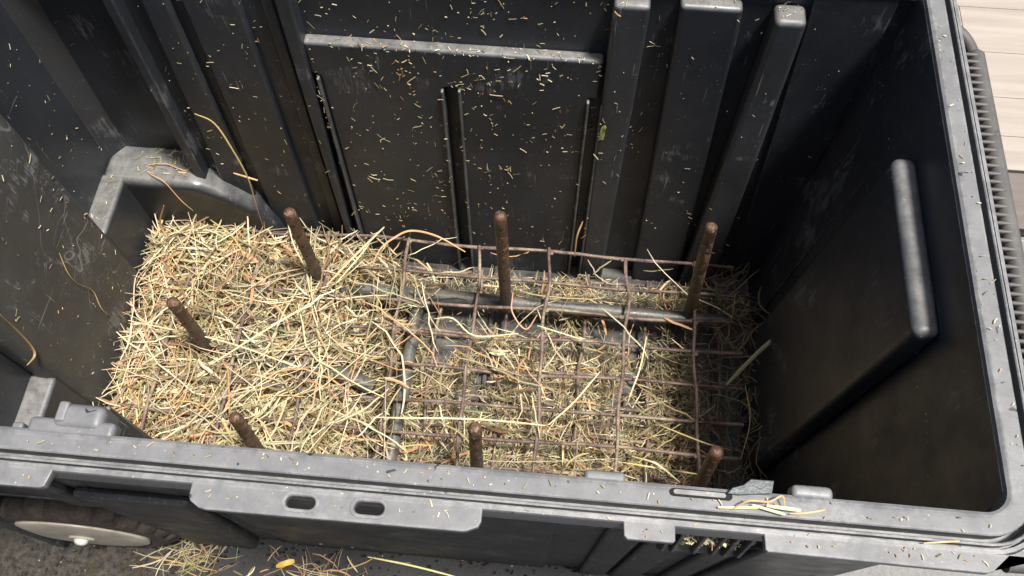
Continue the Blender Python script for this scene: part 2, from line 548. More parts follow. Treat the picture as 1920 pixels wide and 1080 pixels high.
# panel under the crossbar
outl = [(-0.238, 0.0), (-0.238, 0.345), (-0.2465, 0.345), (-0.2465, 0.387), (0.0345, 0.387), (0.0345, 0.337), (0.0245, 0.337), (0.0245, 0.0),
        (-0.1035, 0.0), (-0.1035, 0.338), (-0.1165, 0.338), (-0.1165, 0.0)]
bm_obj('slotted_panel', prism([Bk(x, z, -0.0125) for x, z in outl], [Bk(x, z, 0.001) for x, z in outl], 0.004, 3), W, bw)
BACK += [(-0.2465, 0.0345, 0.34, 0.387, 0.001), (-0.238, -0.1165, 0, 0.345, 0.001), (-0.1035, 0.0245, 0, 0.345, 0.001)]
for x, z1 in ((-0.2395, 0.343), (-0.1185, 0.337), (-0.1015, 0.339), (0.0235, 0.335), (0.0375, 0.333)):
    slab_b('ridge', x - 0.0015, x + 0.0015, 0.0, z1, -0.013, 0.0075, bw, 0.0014, dt=0.0045, mat=M['ridge'])
# ribs on the right
slab_b('rib', 0.038, 0.067, 0.0, 0.459, -0.013, 0.006, bw, 0.0045, x0t=0.0355, mat=M['worn'])
slab_b('panel', 0.106, 0.166, 0.0, 0.459, -0.013, 0.002, bw, 0.0045, x0t=0.091, x1t=0.144)
slab_b('rib', 0.166, 0.206, 0.0, 0.457, -0.013, 0.011, bw, 0.0055, x0t=0.170, x1t=0.197, mat=M['worn'])
slab_b('panel', 0.232, 0.27, 0.0, H - 0.004, -0.013, -0.009, bw, 0.0015, x0t=0.2)

bm_obj('wall_shoulder', hexa([(-0.54, YB + .0385, .468), (.292, YB + .0385, .468), (.292, YB + .062, H - .004), (-0.54, YB + .062, H - .004),
      (-0.54, YB + .0325, .472), (.292, YB + .0325, .472), (.292, YB + .058, H - .002), (-0.54, YB + .058, H - .002)], 0.001), W, tote)

# --- right wall
def Rt(y, z, d): return (XR + SL * z - d, y, z)
def slab_r(name, y0, y1, z0, z1, d0, d1, parent, w=0.003, y0t=None, y1t=None, dt=None):
    y0t = y0 if y0t is None else y0t
    y1t = y1 if y1t is None else y1t
    dt = d1 if dt is None else dt
    c = [Rt(y0, z0, d0), Rt(y1, z0, d0), Rt(y1t, z1, d0), Rt(y0t, z1, d0),
         Rt(y0, z0, d1), Rt(y1, z0, d1), Rt(y1t, z1, dt), Rt(y0t, z1, dt)]
    return bm_obj(name, hexa(c, w, 4), W, parent)
rw = slab_r('right_wall', 0.135, 0.575, -0.005, H - 0.004, -0.008, 0.0, tote, 0.0015)
slab_r('recess_block', 0.262, 0.425, 0.0, 0.437, -0.002, 0.0165, rw, 0.0085, y1t=0.418, dt=0.0190)
slab_r('panel', 0.455, 0.50, 0.0, H - 0.006, -0.002, 0.004, rw, 0.0012, dt=-0.0015)

# --- left wall with the scuffed housing in the middle and lowered pockets at both ends
def bxo(name, parent, mat, w, *a, seg=3): return bm_obj(name, box(*a, w, seg), mat, parent)
lw = bxo('left_wall', tote, W, 0.0015, -0.536, -0.5275, 0.118, 0.575, -0.005, H - 0.004)
bxo('wheel_housing', lw, M['scuffed'], 0.012, -0.529, -0.4975, 0.262, 0.438, 0.0, H - 0.006, seg=4)
bm_obj('corner_chamfer', prism([(-0.529, 0.525, 0.0), (-0.503, 0.556, 0.0), (-0.529, 0.556, 0.0)],
       [(-0.529, 0.545, H - .005), (-0.503, 0.576, H - .005), (-0.529, 0.576, H - .005)], 0.002), W, lw)

# --- front wall
def Fr(x, z, d): return (x, 0.147 - SL * z - d, z)      # outside face, d sticks out towards the viewer
def slab_f(name, x0, x1, z0, z1, d0, d1, parent, w=0.002, x0t=None, x1t=None, dt=None, mat=None):
    x0t = x0 if x0t is None else x0t
    x1t = x1 if x1t is None else x1t
    dt = d1 if dt is None else dt
    c = [Fr(x0, z0, d0), Fr(x1, z0, d0), Fr(x1t, z1, d0), Fr(x0t, z1, d0),
         Fr(x0, z0, d1), Fr(x1, z0, d1), Fr(x1t, z1, dt), Fr(x0t, z1, dt)]
    return bm_obj(name, hexa(c, w, 3), mat or M['under'], parent)
fw = slab_f('front_wall', -0.375, 0.286, -0.042, H - 0.009, -0.0082, -0.0035, tote, 0.001)
slab_f('upper_wall', -0.55, -0.376, 0.17, H - 0.009, -0.0082, -0.0035, fw, 0.001)
slab_f('panel', -0.278, 0.020, -0.042, H - 0.012, -0.0045, 0.0, fw, 0.004)
slab_f('pillar', -0.392, -0.315, -0.034, 0.27, -0.0045, 0.010, fw, 0.006, x1t=-0.290, dt=0.006)
slab_f('bracket', -0.430, -0.398, 0.19, 0.42, -0.0045, 0.004, fw, 0.003)
slab_f('rib', -0.315, -0.298, -0.034, 0.43, -0.0045, -0.003, fw, 0.003)
for x0, x1 in ((0.060, 0.090), (0.096, 0.128), (0.150, 0.172), (0.186, 0.285)):
    slab_f('rib', x0, x1, -0.036, 0.335 if x1 < 0.2 else 0.38, -0.0045, 0.003, fw, 0.003)
for x in (0.092, 0.134, 0.178):
    bm_obj('gusset', prism([Fr(x, 0.20, -0.01), Fr(x, 0.42, -0.01), Fr(x, 0.42, 0.016)],
                           [Fr(x + .002, 0.20, -0.01), Fr(x + .002, 0.42, -0.01), Fr(x + .002, 0.42, 0.016)], 0.0), M['under'], fw)
bm_obj('fin', box(-0.3415, -0.3365, 0.142, 0.1845, 0.0, 0.354, 0.002, 3), W, fw)

# --- wheel wells: ledges stepping in at the bottom of the left end, with a slope that follows the wheel
def well(name, ya, yb):
    """ya: inner face, yb: face at the tote wall"""
    prof = [(-0.53, 0.0), (-0.53, 0.1650), (-0.418, 0.1650), (-0.388, 0.146), (-0.360, 0.118), (-0.343, 0.08), (-0.335, 0.03), (-0.334, 0.0)]
    b = prism([(x, ya, z) for x, z in prof], [(x, yb, z) for x, z in prof], 0.011, 4)
    return bm_obj(name, b, W, tote, ang=60)
wb = well('wheel_well', 0.5045, 0.572)
wf2 = well('wheel_well', 0.196, 0.172)
# roof of the front well, a bent sheet that follows the same outline
pr = [(-0.53, 0.1645), (-0.420, 0.1645), (-0.395, 0.1315), (-0.370, 0.0825), (-0.352, 0.02)]
bm = bmesh.new()
tp_ = [[bm.verts.new((x, y, z - dz)) for x, z in pr] for y, dz in ((0.174, 0), (0.141, 0), (0.141, 0.005), (0.174, 0.005))]
for i in range(4):
    for a_, b_ in ((0, 1), (1, 2), (2, 3), (3, 0)):
        bm.faces.new((tp_[a_][i], tp_[a_][i + 1], tp_[b_][i + 1], tp_[b_][i]))
bm_obj('well_roof', bm, W, tote)
bxo('ledge', lw, W, 0.006, -0.531, -0.5005, 0.433, 0.515, 0.0, 0.1648, seg=4)
bxo('ledge', lw, W, 0.006, -0.531, -0.5005, 0.160, 0.266, 0.0, 0.1648, seg=4)

# --- rim: a profile swept round a rectangle with rounded corners
rim = None
def rim_mesh():
    prof = [(0.004, -0.030), (0.0005, -0.014), (0.0, -0.005), (0.0010, -0.0015), (0.003, -0.0002), (0.0045, -0.0011), (0.006, -0.0008), (0.0142, -0.0004),
            (0.0150, -0.0010), (0.0152, -0.0115), (0.0188, -0.0115), (0.0190, -0.0006), (0.0196, 0.0), (0.0208, -0.0004),
            (0.0210, -0.0060), (0.0222, -0.0060), (0.0226, -0.0022), (0.0250, -0.0024), (0.0262, -0.004), (0.0262, -0.020), (0.0240, -0.020), (0.0238, -0.0135), (0.008, -0.0135), (0.007, -0.030)]
    x0, x1, y0, y1 = -0.545, XR + 0.0255, YF - 0.0258, YB + 0.056
    # left part of the back rim follows the deeper recess
    path = []
    rad = 0.014
    def arc(cx_, cy_, a0):
        for i in range(9):
            a = a0 + math.pi / 2 * i / 8
            path.append((cx_, cy_, math.cos(a), math.sin(a), rad))
    y1b = y1 + 0.012
    arc(x1 - rad, y1 - rad, 0)
    # step into the recess
    path.append((-0.40, y1, 0, 1, 0)); path.append((-0.43, y1b, 0, 1, 0))
    arc(x0 + rad, y1b - rad, math.pi / 2)
    arc(x0 + rad, y0 + rad, math.pi)
    for i in range(1, 60):
        path.append((x0 + rad + (x1 - x0 - 2 * rad) * i / 60, y0, 0, -1, 0))
    arc(x1 - rad, y0 + rad, 3 * math.pi / 2)
    verts = []
    for (px, py, nx, ny, r) in path:
        for (o, z) in prof:
            verts.append((px + nx * (r + o), py + ny * (r + o), H + z))
    k, n = len(prof), len(path)
    faces = []
    for i in range(n):
        for j in range(k):
            a, b = i * k + j, i * k + (j + 1) % k
            c, d = ((i + 1) % n) * k + (j + 1) % k, ((i + 1) % n) * k + j
            faces.append((a, d, c, b))
    me = bpy.data.meshes.new('rim'); me.from_pydata(verts, [], faces); me.update()
    return me
rim = link('rim', rim_mesh(), M['rim'], tote, ang=38, wn=True)

TZ0, TZ1 = H - 0.0085, H - 0.0024
yo = YF - 0.0258 - 0.0250          # where the skirts start (y about 0.105)
def flange(pts, holes=()):
    return plate('flange', pts, holes, TZ0, TZ1, M['rim'], rim)
flange([(-0.56, yo), (-0.2945, yo), (-0.2945, 0.1045), (-0.2965, 0.0955), (-0.2985, 0.0945), (-0.56, 0.0915)])
flange([(-0.2060, yo), (-0.030, yo), (-0.0300, 0.0975), (-0.0315, 0.0945), (-0.0375, 0.0918), (-0.04, 0.0913), (-0.195, 0.0905), (-0.199, 0.0912), (-0.2045, 0.0945), (-0.2060, 0.0965)],
       [stadium(-0.1388, 0.0990, 0.0098, 0.0044), stadium(-0.0970, 0.0992, 0.0098, 0.0044)])
tab1 = flange([(0.0555, yo), (0.0850, yo), (0.0850, 0.0965), (0.0842, 0.0957), (0.0578, 0.0955), (0.0562, 0.097)], [stadium(0.0685, 0.1015, 0.0009, 0.0009)])
flange([(0.1385, yo), (0.300, yo), (0.3035, 0.110), (0.2800, 0.1055), (0.2695, 0.0958), (0.266, 0.0945), (0.1400, 0.0955), (0.1390, 0.0965)])
for ho in ((-0.1388, 0.0990), (-0.0970, 0.0992)):      # raised lips round the slots
    o_, i_ = stadium(*ho, 0.0112, 0.0058, 9), stadium(*ho, 0.0099, 0.0045, 9)
    plate('slot_lip', o_, [i_], TZ1 - 0.002, TZ1 + 0.0006, M['rim'], rim, 0.0004)
# hinge blocks and small lugs that lean over the opening
def lug(x0, x1, ya, yb, z0, z1, w, mat=None, name='lug'):
    return bm_obj(name, box(x0, x1, ya, yb, z0, z1, w, 4), mat or M['rim'], rim)
lug(-0.318, -0.262, 0.126, 0.1375, H - 0.012, H + 0.0005, 0.004)
lug(-0.303, -0.270, 0.130, 0.1475, H - 0.024, H + 0.0025, 0.006)
lug(-0.3005, -0.2935, 0.134, 0.1475, H - 0.01, H + 0.0035, 0.002)
lug(-0.330, -0.3225, 0.1285, 0.1335, H - 0.02, H - 0.004, 0.002)
lug(0.030, 0.0555, 0.127, 0.1345, H - 0.012, H - 0.001, 0.003)
lug(0.1545, 0.1795, 0.127, 0.1358, H - 0.012, H + 0.001, 0.0035)
# torn slot with bright inside and a curled piece of tape
o = plate('slot', stadium(0.1005, 0.1245, 0.0185, 0.0022), [], H - 0.0012, H + 0.0004, M['hole'], rim, 0.0002)
o = plate('slot_insert', stadium(0.0995, 0.1247, 0.0155, 0.0013), [], H + 0.0002, H + 0.0010, M['bright'], rim, 0.0002)
tp = plate('torn_flap', [(0.1165, 0.1262), (0.1235, 0.1262), (0.1415, 0.1285), (0.1430, 0.1352), (0.1300, 0.1350), (0.1255, 0.1312), (0.1190, 0.1290)], [],
           H + 0.0012, H + 0.0030, M['tape'], rim, 0.0006)
# latch seat under the right part of the front rim
la = bm_obj('latch_seat', hexa([Fr(0.090, 0.395, -0.01), Fr(0.142, 0.395, -0.01), Fr(0.142, 0.455, -0.01), Fr(0.090, 0.455, -0.01),
      Fr(0.090, 0.395, 0.020), Fr(0.142, 0.395, 0.020), Fr(0.142, 0.405, 0.022), Fr(0.090, 0.405, 0.022)], 0.001), M['under'], rim)
for i, x in enumerate((0.0868, 0.0935, 0.1075, 0.1195, 0.1275, 0.1365)):
    bm_obj('latch_fin', prism([Fr(x, 0.385, -0.01), Fr(x, 0.470, -0.01), Fr(x, 0.470, 0.017), Fr(x, 0.415, 0.024), Fr(x, 0.395, 0.020)],
                              [Fr(x + .0022, 0.385, -0.01), Fr(x + .0022, 0.470, -0.01), Fr(x + .0022, 0.470, 0.017), Fr(x + .0022, 0.415, 0.024), Fr(x + .0022, 0.395, 0.020)], 0.0005), M['under'], rim)
# crumbs of hay dropped in the seat are made with the hay below

# --- carrying handle on the right end: curved rod, smooth spine, row of grip ribs
hd = tube('handle', spline([(0.300, 0.545, 0.455), (0.316, 0.541, 0.452), (0.3280, 0.534, 0.448), (0.3345, 0.518, 0.446), (0.3355, 0.50, 0.446), (0.3345, 0.40, 0.446),
        (0.3345, 0.26, 0.446), (0.3345, 0.16, 0.446), (0.3300, 0.125, 0.448), (0.314, 0.108, 0.452), (0.29, 0.105, 0.455)], 6), 0.0052, M['handle'], tote, 12)
tube('grip_spine', [(0.3360, 0.5185, 0.446), (0.3360, 0.516, 0.446), (0.3360, 0.153, 0.446), (0.3360, 0.150, 0.446)], [0.0055, 0.0072, 0.0072, 0.0055], M['handle'], hd, 16)
bm_obj('grip_core', box(0.304, 0.335, 0.152, 0.515, 0.4200, 0.4245, 0.0015), M['under'], hd)
fin_me = None
ny = 50
for i in range(ny):
    y = 0.155 + (0.512 - 0.155) * i / (ny - 1)
    if fin_me is None:
        b = box(0.3030, 0.3390, -0.0017, 0.0017, 0.4380, 0.4530, 0.0016, 3)
        f0 = bm_obj('grip_rib', b, M['handle'], hd)
        fin_me = f0.data
        f0.location.y += y
    else:
        f1 = f0.copy(); COL.objects.link(f1)
        f1.location.y = f0.location.y + (y - 0.155)
bm_obj('end_bracket', box(0.283, 0.306, 0.505, 0.56, 0.43, 0.468, 0.003), W, hd)

# --- wheels
def wheel(cx_, y_face, side):
    """built round its centre, face towards -y; side=-1 front"""
    cz_ = 0.058
    RT, RH, TW = 0.0985, 0.0685, 0.040
    root = empty('wheel', (0, 0, 0))
    root.location = (cx_, y_face, cz_)
    root.parent = tote
    root.location = root.location - tote.location
    nseg = 72
    # tyre: lathe with treads cut by radius changes
    prof = [(RH - 0.004, 0.004), (RH + 0.002, 0.000), (RH + 0.012, -0.002), (RT - 0.010, 0.000), (RT - 0.003, 0.004), (RT, 0.008), (RT, 0.017), (RT - 0.0045, 0.018), (RT - 0.0045, 0.021), (RT, 0.022), (RT, 0.026), (RT - 0.004, 0.029), (RH, 0.030), (RH - 0.02, 0.028)]
    v, f = [], []
    for i in range(nseg):
        a = 2 * math.pi * i / nseg
        tread = (i % 3 == 0)
        for (r, y) in prof:
            rr = r - (0.0065 if tread and r > RT - 0.004 else 0)
            v.append((math.cos(a) * rr, y * -side, math.sin(a) * rr))
    k = len(prof)
    for i in range(nseg):
        for j in range(k - 1):
            a_, b_ = i * k + j, i * k + j + 1
            c_, d_ = ((i + 1) % nseg) * k + j + 1, ((i + 1) % nseg) * k + j
            f.append((a_, b_, c_, d_))
    me = bpy.data.meshes.new('tyre'); me.from_pydata(v, [], f); me.update()
    t = link('tyre', me, M['tyre'], None, True, 25); t.parent = root
    # hubcap: shallow dish
    hp = [(0.0, -0.0075), (0.012, -0.0072), (0.014, -0.0052), (0.030, -0.0056), (0.046, -0.0052), (0.058, -0.0044), (0.062, -0.0038), (0.066, -0.0034), (RH, -0.0025), (RH, 0.003)]
    v, f = [], []
    for i in range(64):
        a = 2 * math.pi * i / 64
        for (r, y) in hp: v.append((math.cos(a) * r, y * -side, math.sin(a) * r))
    k = len(hp)
    for i in range(64):
        for j in range(k - 1):
            f.append((i * k + j, i * k + j + 1, ((i + 1) % 64) * k + j + 1, ((i + 1) % 64) * k + j))
    me = bpy.data.meshes.new('hubcap'); me.from_pydata(v, [], f); me.update()
    t = link('hubcap', me, M['cream'], None, True, 40); t.parent = root
    vv_, ff_ = tube_arrays([(0, 0.002 * side * -1, 0), (0, 0.008 * side, 0), (0, 0.011 * side, 0), (0, 0.013 * side, 0)], [0.0075, 0.0075, 0.0065, 0.0035], 16)
    me = bpy.data.meshes.new('axle_nut'); me.from_pydata([tuple(p) for p in vv_], [], ff_); me.update()
    t = link('axle_nut', me, M['nut'], None, True, 50); t.parent = root
    root.rotation_euler = (R(1.2) if side < 0 else 0, 0, R(1.0) if side < 0 else 0)
    return root
wheel(-0.478, 0.127, -1)
wheel(-0.478, 0.612, 1)

# ------------------------------------------------------------------ pipe frame with perforated spikes
frame = empty('aeration_pipe_frame', (-0.16, 0.33, 0.05))
tag(frame, 'grey pipe frame with seven upright copper brown perforated spikes lying in the hay', 'pipe frame')
def jit(a, b, k, amp, seed):
    q = np.random.default_rng(seed)
    A, B = Vector(a), Vector(b)
    return [A.lerp(B, i / k) + Vector(q.normal(0, amp, 3)) for i in range(k + 1)]
rg = np.random.default_rng(5)
tube('header_pipe', [Vector((-0.285, .4465, .050))] + jit((-0.26, .4450, .052), (0.215, .4395, .052), 16, 0.0004, 1), 0.0082, M['pipe'], frame, 14, 0.03, rg)
tube('header_pipe', jit((-0.315, .217, .050), (0.20, .222, .050), 16, 0.0004, 2), 0.0082, M['pipe'], frame, 14, 0.03, rg)
tube('cross_pipe', jit((-0.158, .4365, .049), (-0.163, .232, .049), 12, 0.0005, 3), 0.0080, M['pipe'], frame, 14, 0.03, rg)
tube('branch_pipe', jit((-0.398, .347, .052), (-0.225, .331, .052), 8, 0.0006, 4) + [Vector((-0.195, .320, .048))], 0.0090, M['pipe'], frame, 14, 0.03, rg)
for q_ in ((-0.158, .4365, .049), (-0.225, .331, .052)):
    tube('pipe_joint', [Vector(q_) + Vector((-0.013, 0.0005, 0)), Vector(q_) + Vector((0.013, -0.0005, 0))], 0.0100, M['pipe'], frame, 16)
SP = [((-0.279, .446, .05), (-0.279, .446, .228)), ((-0.050, .437, .05), (-0.054, .436, .270)), ((0.171, .443, .05), (0.156, .446, .262)),
      ((-0.392, .345, .05), (-0.388, .345, .200)), ((-0.296, .217, .05), (-0.2945, .229, .199)), ((-0.062, .220, .05), (-0.061, .240, .1985)), ((0.174, .221, .05), (0.172, .237, .198))]
for a, b in SP:
    A, B = Vector(a), Vector(b)
    d = (B - A).normalized(); L_ = (B - A).length
    pts, rad = [], []
    for i in range(13):
        t = i / 12
        pts.append(A + d * (L_ - 0.006) * t); rad.append((0.0071 - 0.0005 * t) * (1 + 0.02 * math.sin(i * 2.3)))
    for i in range(1, 6):
        a_ = math.pi / 2 * i / 5.3
        pts.append(A + d * (L_ - 0.006 + 0.006 * math.sin(a_))); rad.append(0.0066 * math.cos(a_) ** 0.8)
    s_ = tube('perforated_spike', pts, rad, M['copper'], frame, 20, 0.012, rg, 60)
    # two rows of drilled holes: dark plugs that sit a hair proud of the bore
    bm = bmesh.new()
    q = 0
    dd = 0.022
    while dd < L_ - 0.03:
        c_ = A + d * (L_ - dd)
        for ang_ in (-1.45 + 0.12 * math.sin(q), 0.4):
            nrm = Vector((math.cos(ang_), math.sin(ang_), 0))
            ctr = c_ + nrm * 0.0062
            mt = Matrix.Translation(ctr) @ nrm.to_track_quat('Z', 'Y').to_matrix().to_4x4()
            bmesh.ops.create_cone(bm, segments=10, radius1=0.0017, radius2=0.0015, depth=0.0013, matrix=mt, cap_ends=True)
        dd += 0.0225; q += 1
    bm_obj('air_holes', bm, M['hole'], s_, wn=False)

# ------------------------------------------------------------------ wire grids
def grid(name, label, xs, ys, xr_, yr_, z, r, seed, amp, kink=None):
    root = empty(name, (0.5 * (xr_[0] + xr_[1]), 0.5 * (yr_[0] + yr_[1]), z))
    tag(root, label, 'wire grid', 'rusty wire grids in the tote')
    q = np.random.default_rng(seed)
    def warp(x, y): return 0.006 * math.sin(x * 9 + seed) * math.cos(y * 11 + seed * 2) + 0.003 * math.sin(x * 31 + y * 17)
    for y in ys:
        x0 = xr_[0] + q.uniform(-0.01, 0.01); x1 = xr_[1] + q.uniform(-0.012, 0.012)
        dy = q.uniform(-0.0025, 0.0025); sl = q.uniform(-0.004, 0.004)
        pts = []
        for i in range(46):
            x = x0 + (x1 - x0) * i / 45
            pts.append((x, y + dy + sl * i / 45 + amp * math.sin(x * 23 + y * 50), z + warp(x, y) + q.normal(0, 0.00025)))
        tube('wire', pts, r, M['wire'], root, 7, 0.16, q)
    for x in xs:
        y0 = yr_[0] + q.uniform(-0.006, 0.006); y1 = yr_[1] + q.uniform(-0.002, 0.004)
        dx = q.uniform(-0.002, 0.002); sl = q.uniform(-0.006, 0.006)
        pts = []
        for i in range(26):
            y = y0 + (y1 - y0) * i / 25
            k_ = kink(x, y) if kink else 0
            pts.append((x + dx + sl * i / 25 + amp * math.sin(y * 27 + x * 40) + amp * 0.8 * math.sin(y * 71 + x * 90) + k_, y, z + warp(x, y) + r * 1.5 + q.normal(0, 0.00025)))
        tube('wire', pts, r, M['wire'], root, 7, 0.16, q)
    bm = bmesh.new()
    for x in xs:
        for y in ys:
            if xr_[0] < x < xr_[1]:
                mt = Matrix.Translation((x + q.uniform(-.001, .001), y + q.uniform(-.001, .001), z + warp(x, y) + r)) @ Matrix.Rotation(q.uniform(0, 3), 4, 'Z') @ Matrix.Diagonal((1.5, 1.1, 0.8, 1))
                bmesh.ops.create_icosphere(bm, subdivisions=1, radius=r * q.uniform(1.1, 1.5), matrix=mt)
    wb_ = bm_obj('weld_beads', bm, M['wire'], root, wn=False)
    wb_['kind'] = 'stuff'
    return root
grid('wire_grid', 'upper rusty wire grid resting over the pipes and the hay', (-0.44, -0.355, -0.270, -0.176, -0.086, 0.0, 0.087, 0.174),
     (0.502, 0.462, 0.424, 0.384, 0.342, 0.302, 0.262, 0.222), (-0.47, 0.228), (0.215, 0.504), 0.074, 0.0021, 3, 0.0012,
     kink=lambda x, y: 0.004 * math.exp(-((y - 0.45) / 0.03) ** 2) if x < 0.1 else 0)
grid('wire_grid', 'lower rusty wire grid half buried near the bottom of the tote', (-0.40, -0.31, -0.22, -0.135, -0.045, 0.043, 0.128, 0.215),
     (0.492, 0.448, 0.408, 0.366, 0.326, 0.285, 0.244, 0.204), (-0.48, 0.236), (0.19, 0.50), 0.026, 0.0021, 8, 0.0016)

# ------------------------------------------------------------------ hay
def tints(n, rng, green=0.3, orange=0.12, pale=0.25, dark=1.0):
    base = np.tile(np.array([0.54, 0.40, 0.165]), (n, 1))
    t = rng.random(n)
    base[t < pale] = (0.76, 0.66, 0.41)
    s = (t >= pale) & (t < pale + green); base[s] = (0.38, 0.35, 0.165)
    s = (t >= pale + green) & (t < pale + green + orange); base[s] = (0.60, 0.34, 0.17)
    s = (t > 0.95); base[s] = (0.24, 0.15, 0.08)
    base *= rng.uniform(0.35, 1.15, (n, 1)) * dark
    base *= rng.uniform(0.93, 1.07, (n, 3))
    return np.clip(base, 0, 0.9)

def strands(cen, ang, length, width, tilt, roll, bend, sag, tint, k=4, wig=0.014):
    """ribbons with a creased cross-section; returns verts, quads, per-vertex colour"""
    n = len(cen)
    s = np.linspace(-0.5, 0.5, k + 1)[None, :]                       # n,k+1
    dirx, diry = np.cos(ang)[:, None], np.sin(ang)[:, None]
    ct, st = np.cos(tilt)[:, None], np.sin(tilt)[:, None]
    L = length[:, None]
    along = s * L
    side = bend[:, None] * L * (4 * s * s - 0.4) * 0.5
    wg = np.random.default_rng(n).normal(0, 1, (2, n, k + 1)) * wig
    wg = np.cumsum(wg, axis=2); wg -= wg.mean(axis=2, keepdims=True)
    side = side + wg[0] * L
    up = sag[:, None] * L * (4 * s * s - 0.4) * 0.5 + wg[1] * L * 0.5
    cx_ = cen[:, 0:1] + dirx * along * ct - diry * side
    cy_ = cen[:, 1:2] + diry * along * ct + dirx * side
    cz_ = cen[:, 2:3] + along * st + up
    C = np.stack([cx_, cy_, cz_], -1)                                # n,k+1,3
    T = np.gradient(C, axis=1); T /= np.linalg.norm(T, axis=2, keepdims=True) + 1e-9
    Zup = np.array([0, 0, 1.0])
    A = np.cross(T, Zup); A /= np.linalg.norm(A, axis=2, keepdims=True) + 1e-6
    B = np.cross(A, T)
    cr, sr = np.cos(roll)[:, None, None], np.sin(roll)[:, None, None]
    Wd = A * cr + B * sr; Nn = -A * sr + B * cr
    wid = width[:, None] * np.array([0.55] + [1.0] * (k - 1) + [0.35])[None, :]
    wid = wid[:, :, None]
    V = np.stack([C - Wd * wid * 0.5, C + Nn * wid * 0.28, C + Wd * wid * 0.5], 2)   # n,k+1,3,3
    V = V.reshape(-1, 3)
    base = (np.arange(n) * (k + 1) * 3)[:, None, None]
    i = np.arange(k)[None, :, None] * 3
    j = np.arange(2)[None, None, :]
    q = base + i + j
    F = np.stack([q, q + 1, q + 4, q + 3], -1).reshape(-1, 4)
    colr = np.repeat(tint, (k + 1) * 3, axis=0)
    return V, F, colr

def mesh_np(name, V, F, colr):
    me = bpy.data.meshes.new(name)
    me.vertices.add(len(V)); me.vertices.foreach_set('co', V.astype(np.float32).ravel())
    me.loops.add(F.size); me.loops.foreach_set('vertex_index', F.astype(np.int32).ravel())
    me.polygons.add(len(F)); me.polygons.foreach_set('loop_start', np.arange(0, F.size, 4, dtype=np.int32))
    me.update(calc_edges=True)
    ca = me.color_attributes.new('tint', 'FLOAT_COLOR', 'POINT')
    ca.data.foreach_set('color', np.concatenate([colr, np.ones((len(colr), 1))], 1).astype(np.float32).ravel())
    return me

def join(parts):
    V, F, C_, off = [], [], [], 0
    for v, f, c in parts:
        V.append(v); F.append(f + off); C_.append(c); off += len(v)
    return np.concatenate(V), np.concatenate(F), np.concatenate(C_)

X0, X1, Y0, Y1 = -0.497, 0.252, 0.168, 0.508
def sstep(a, b, x):
    t = np.clip((x - a) / (b - a), 0, 1); return t * t * (3 - 2 * t)
def fld(x, y, sc, seed): return vnoise(x, y, sc, seed)
def hay_top(x, y):
    left = sstep(-0.20, -0.36, x)
    right = sstep(0.17, 0.235, x)
    h = 0.024 + 0.014 * fld(x, y, 14, 21) + left * (0.012 + 0.020 * fld(x, y, 11, 22)) + right * 0.010 + 0.010 * sstep(-0.40, -0.47, x)
    backhump = sstep(0.43, 0.48, y) * sstep(-0.10, -0.26, x) * 0.020
    edge = np.clip(np.minimum.reduce([x - X0, X1 - x, y - Y0, Y1 - y]) / 0.02, 0.0, 1)
    return h * (0.6 + 0.4 * edge) + backhump
def density(x, y):
    left = sstep(-0.16, -0.32, x)
    p = 0.42 + 0.58 * left
    patch = fld(x, y, 16, 31) * 0.6 + fld(x, y, 34, 32) * 0.4
    p = p * np.where(left > 0.5, 0.12 + 0.88 * sstep(0.33, 0.52, patch), sstep(0.32, 0.50, patch) * 0.95 + 0.10)
    p *= 1 - 0.85 * sstep(0.487, 0.5, y) * sstep(-0.28, -0.22, x)           # bare strip along the back wall
    p *= 1 - 0.75 * sstep(0.447, 0.435, y) * sstep(0.395, 0.41, y) * sstep(-0.26, -0.2, x)  # hollow before the header pipe
    p *= 1 - 0.94 * sstep(0.172, 0.198, x)
    p += 0.25 * sstep(0.455, 0.465, y) * sstep(0.49, 0.475, y)
    return np.clip(p, 0, 1)
def sample(n, rng, lo=0.0, hi=1.0, dens=density, mx=0.0):
    out = []
    got = 0
    while got < n:
        x = rng.uniform(X0 + mx, X1 - mx, n * 2); y = rng.uniform(Y0 + mx, Y1 - mx, n * 2)
        k = rng.random(n * 2) < dens(x, y)
        x, y = x[k], y[k]
        z = hay_top(x, y) * rng.uniform(lo, hi, len(x)) + 0.004
        out.append(np.stack([x, y, z], 1)); got += len(x)
    return np.concatenate(out)[:n]
def clampend(cen, ang, L, ct):
    """keep both ends of a strand inside the tote"""
    hx = np.abs(np.cos(ang)) * L * 0.5 * ct; hy = np.abs(np.sin(ang)) * L * 0.5 * ct
    cen[:, 0] = np.clip(cen[:, 0], -0.499 + hx, 0.258 - hx)
    cen[:, 1] = np.clip(cen[:, 1], 0.162 + hy, 0.512 - hy)
    return cen

rg = np.random.default_rng(77)
parts = []
def batch(n, lmin, lmax, wmin, wmax, lo, hi, tiltsd, dens=density, k=4, dark=1.0, bendsd=0.12, **tk):
    c = sample(n, rg, lo, hi, dens)
    ang = rg.uniform(0, 2 * math.pi, n)
    L = rg.uniform(lmin, lmax, n) ** 1.0
    L = lmin + (lmax - lmin) * rg.beta(1.3, 2.6, n)
    tilt = rg.normal(0, tiltsd, n)
    c = clampend(c, ang, L, np.cos(tilt))
    tilt = np.clip(tilt, -np.arcsin(np.clip((c[:, 2] - 0.002) / (L * 0.5), 0, 1)), np.arcsin(np.clip((c[:, 2] - 0.002) / (L * 0.5), 0, 1)))
    parts.append(strands(c, ang, L, rg.uniform(wmin, wmax, n), tilt, rg.normal(0, 0.6, n), rg.normal(0, bendsd, n), rg.normal(0.0, 0.06, n), tints(n, rg, dark=dark, **tk), k))
leftd = lambda x, y: sstep(-0.17, -0.33, x)
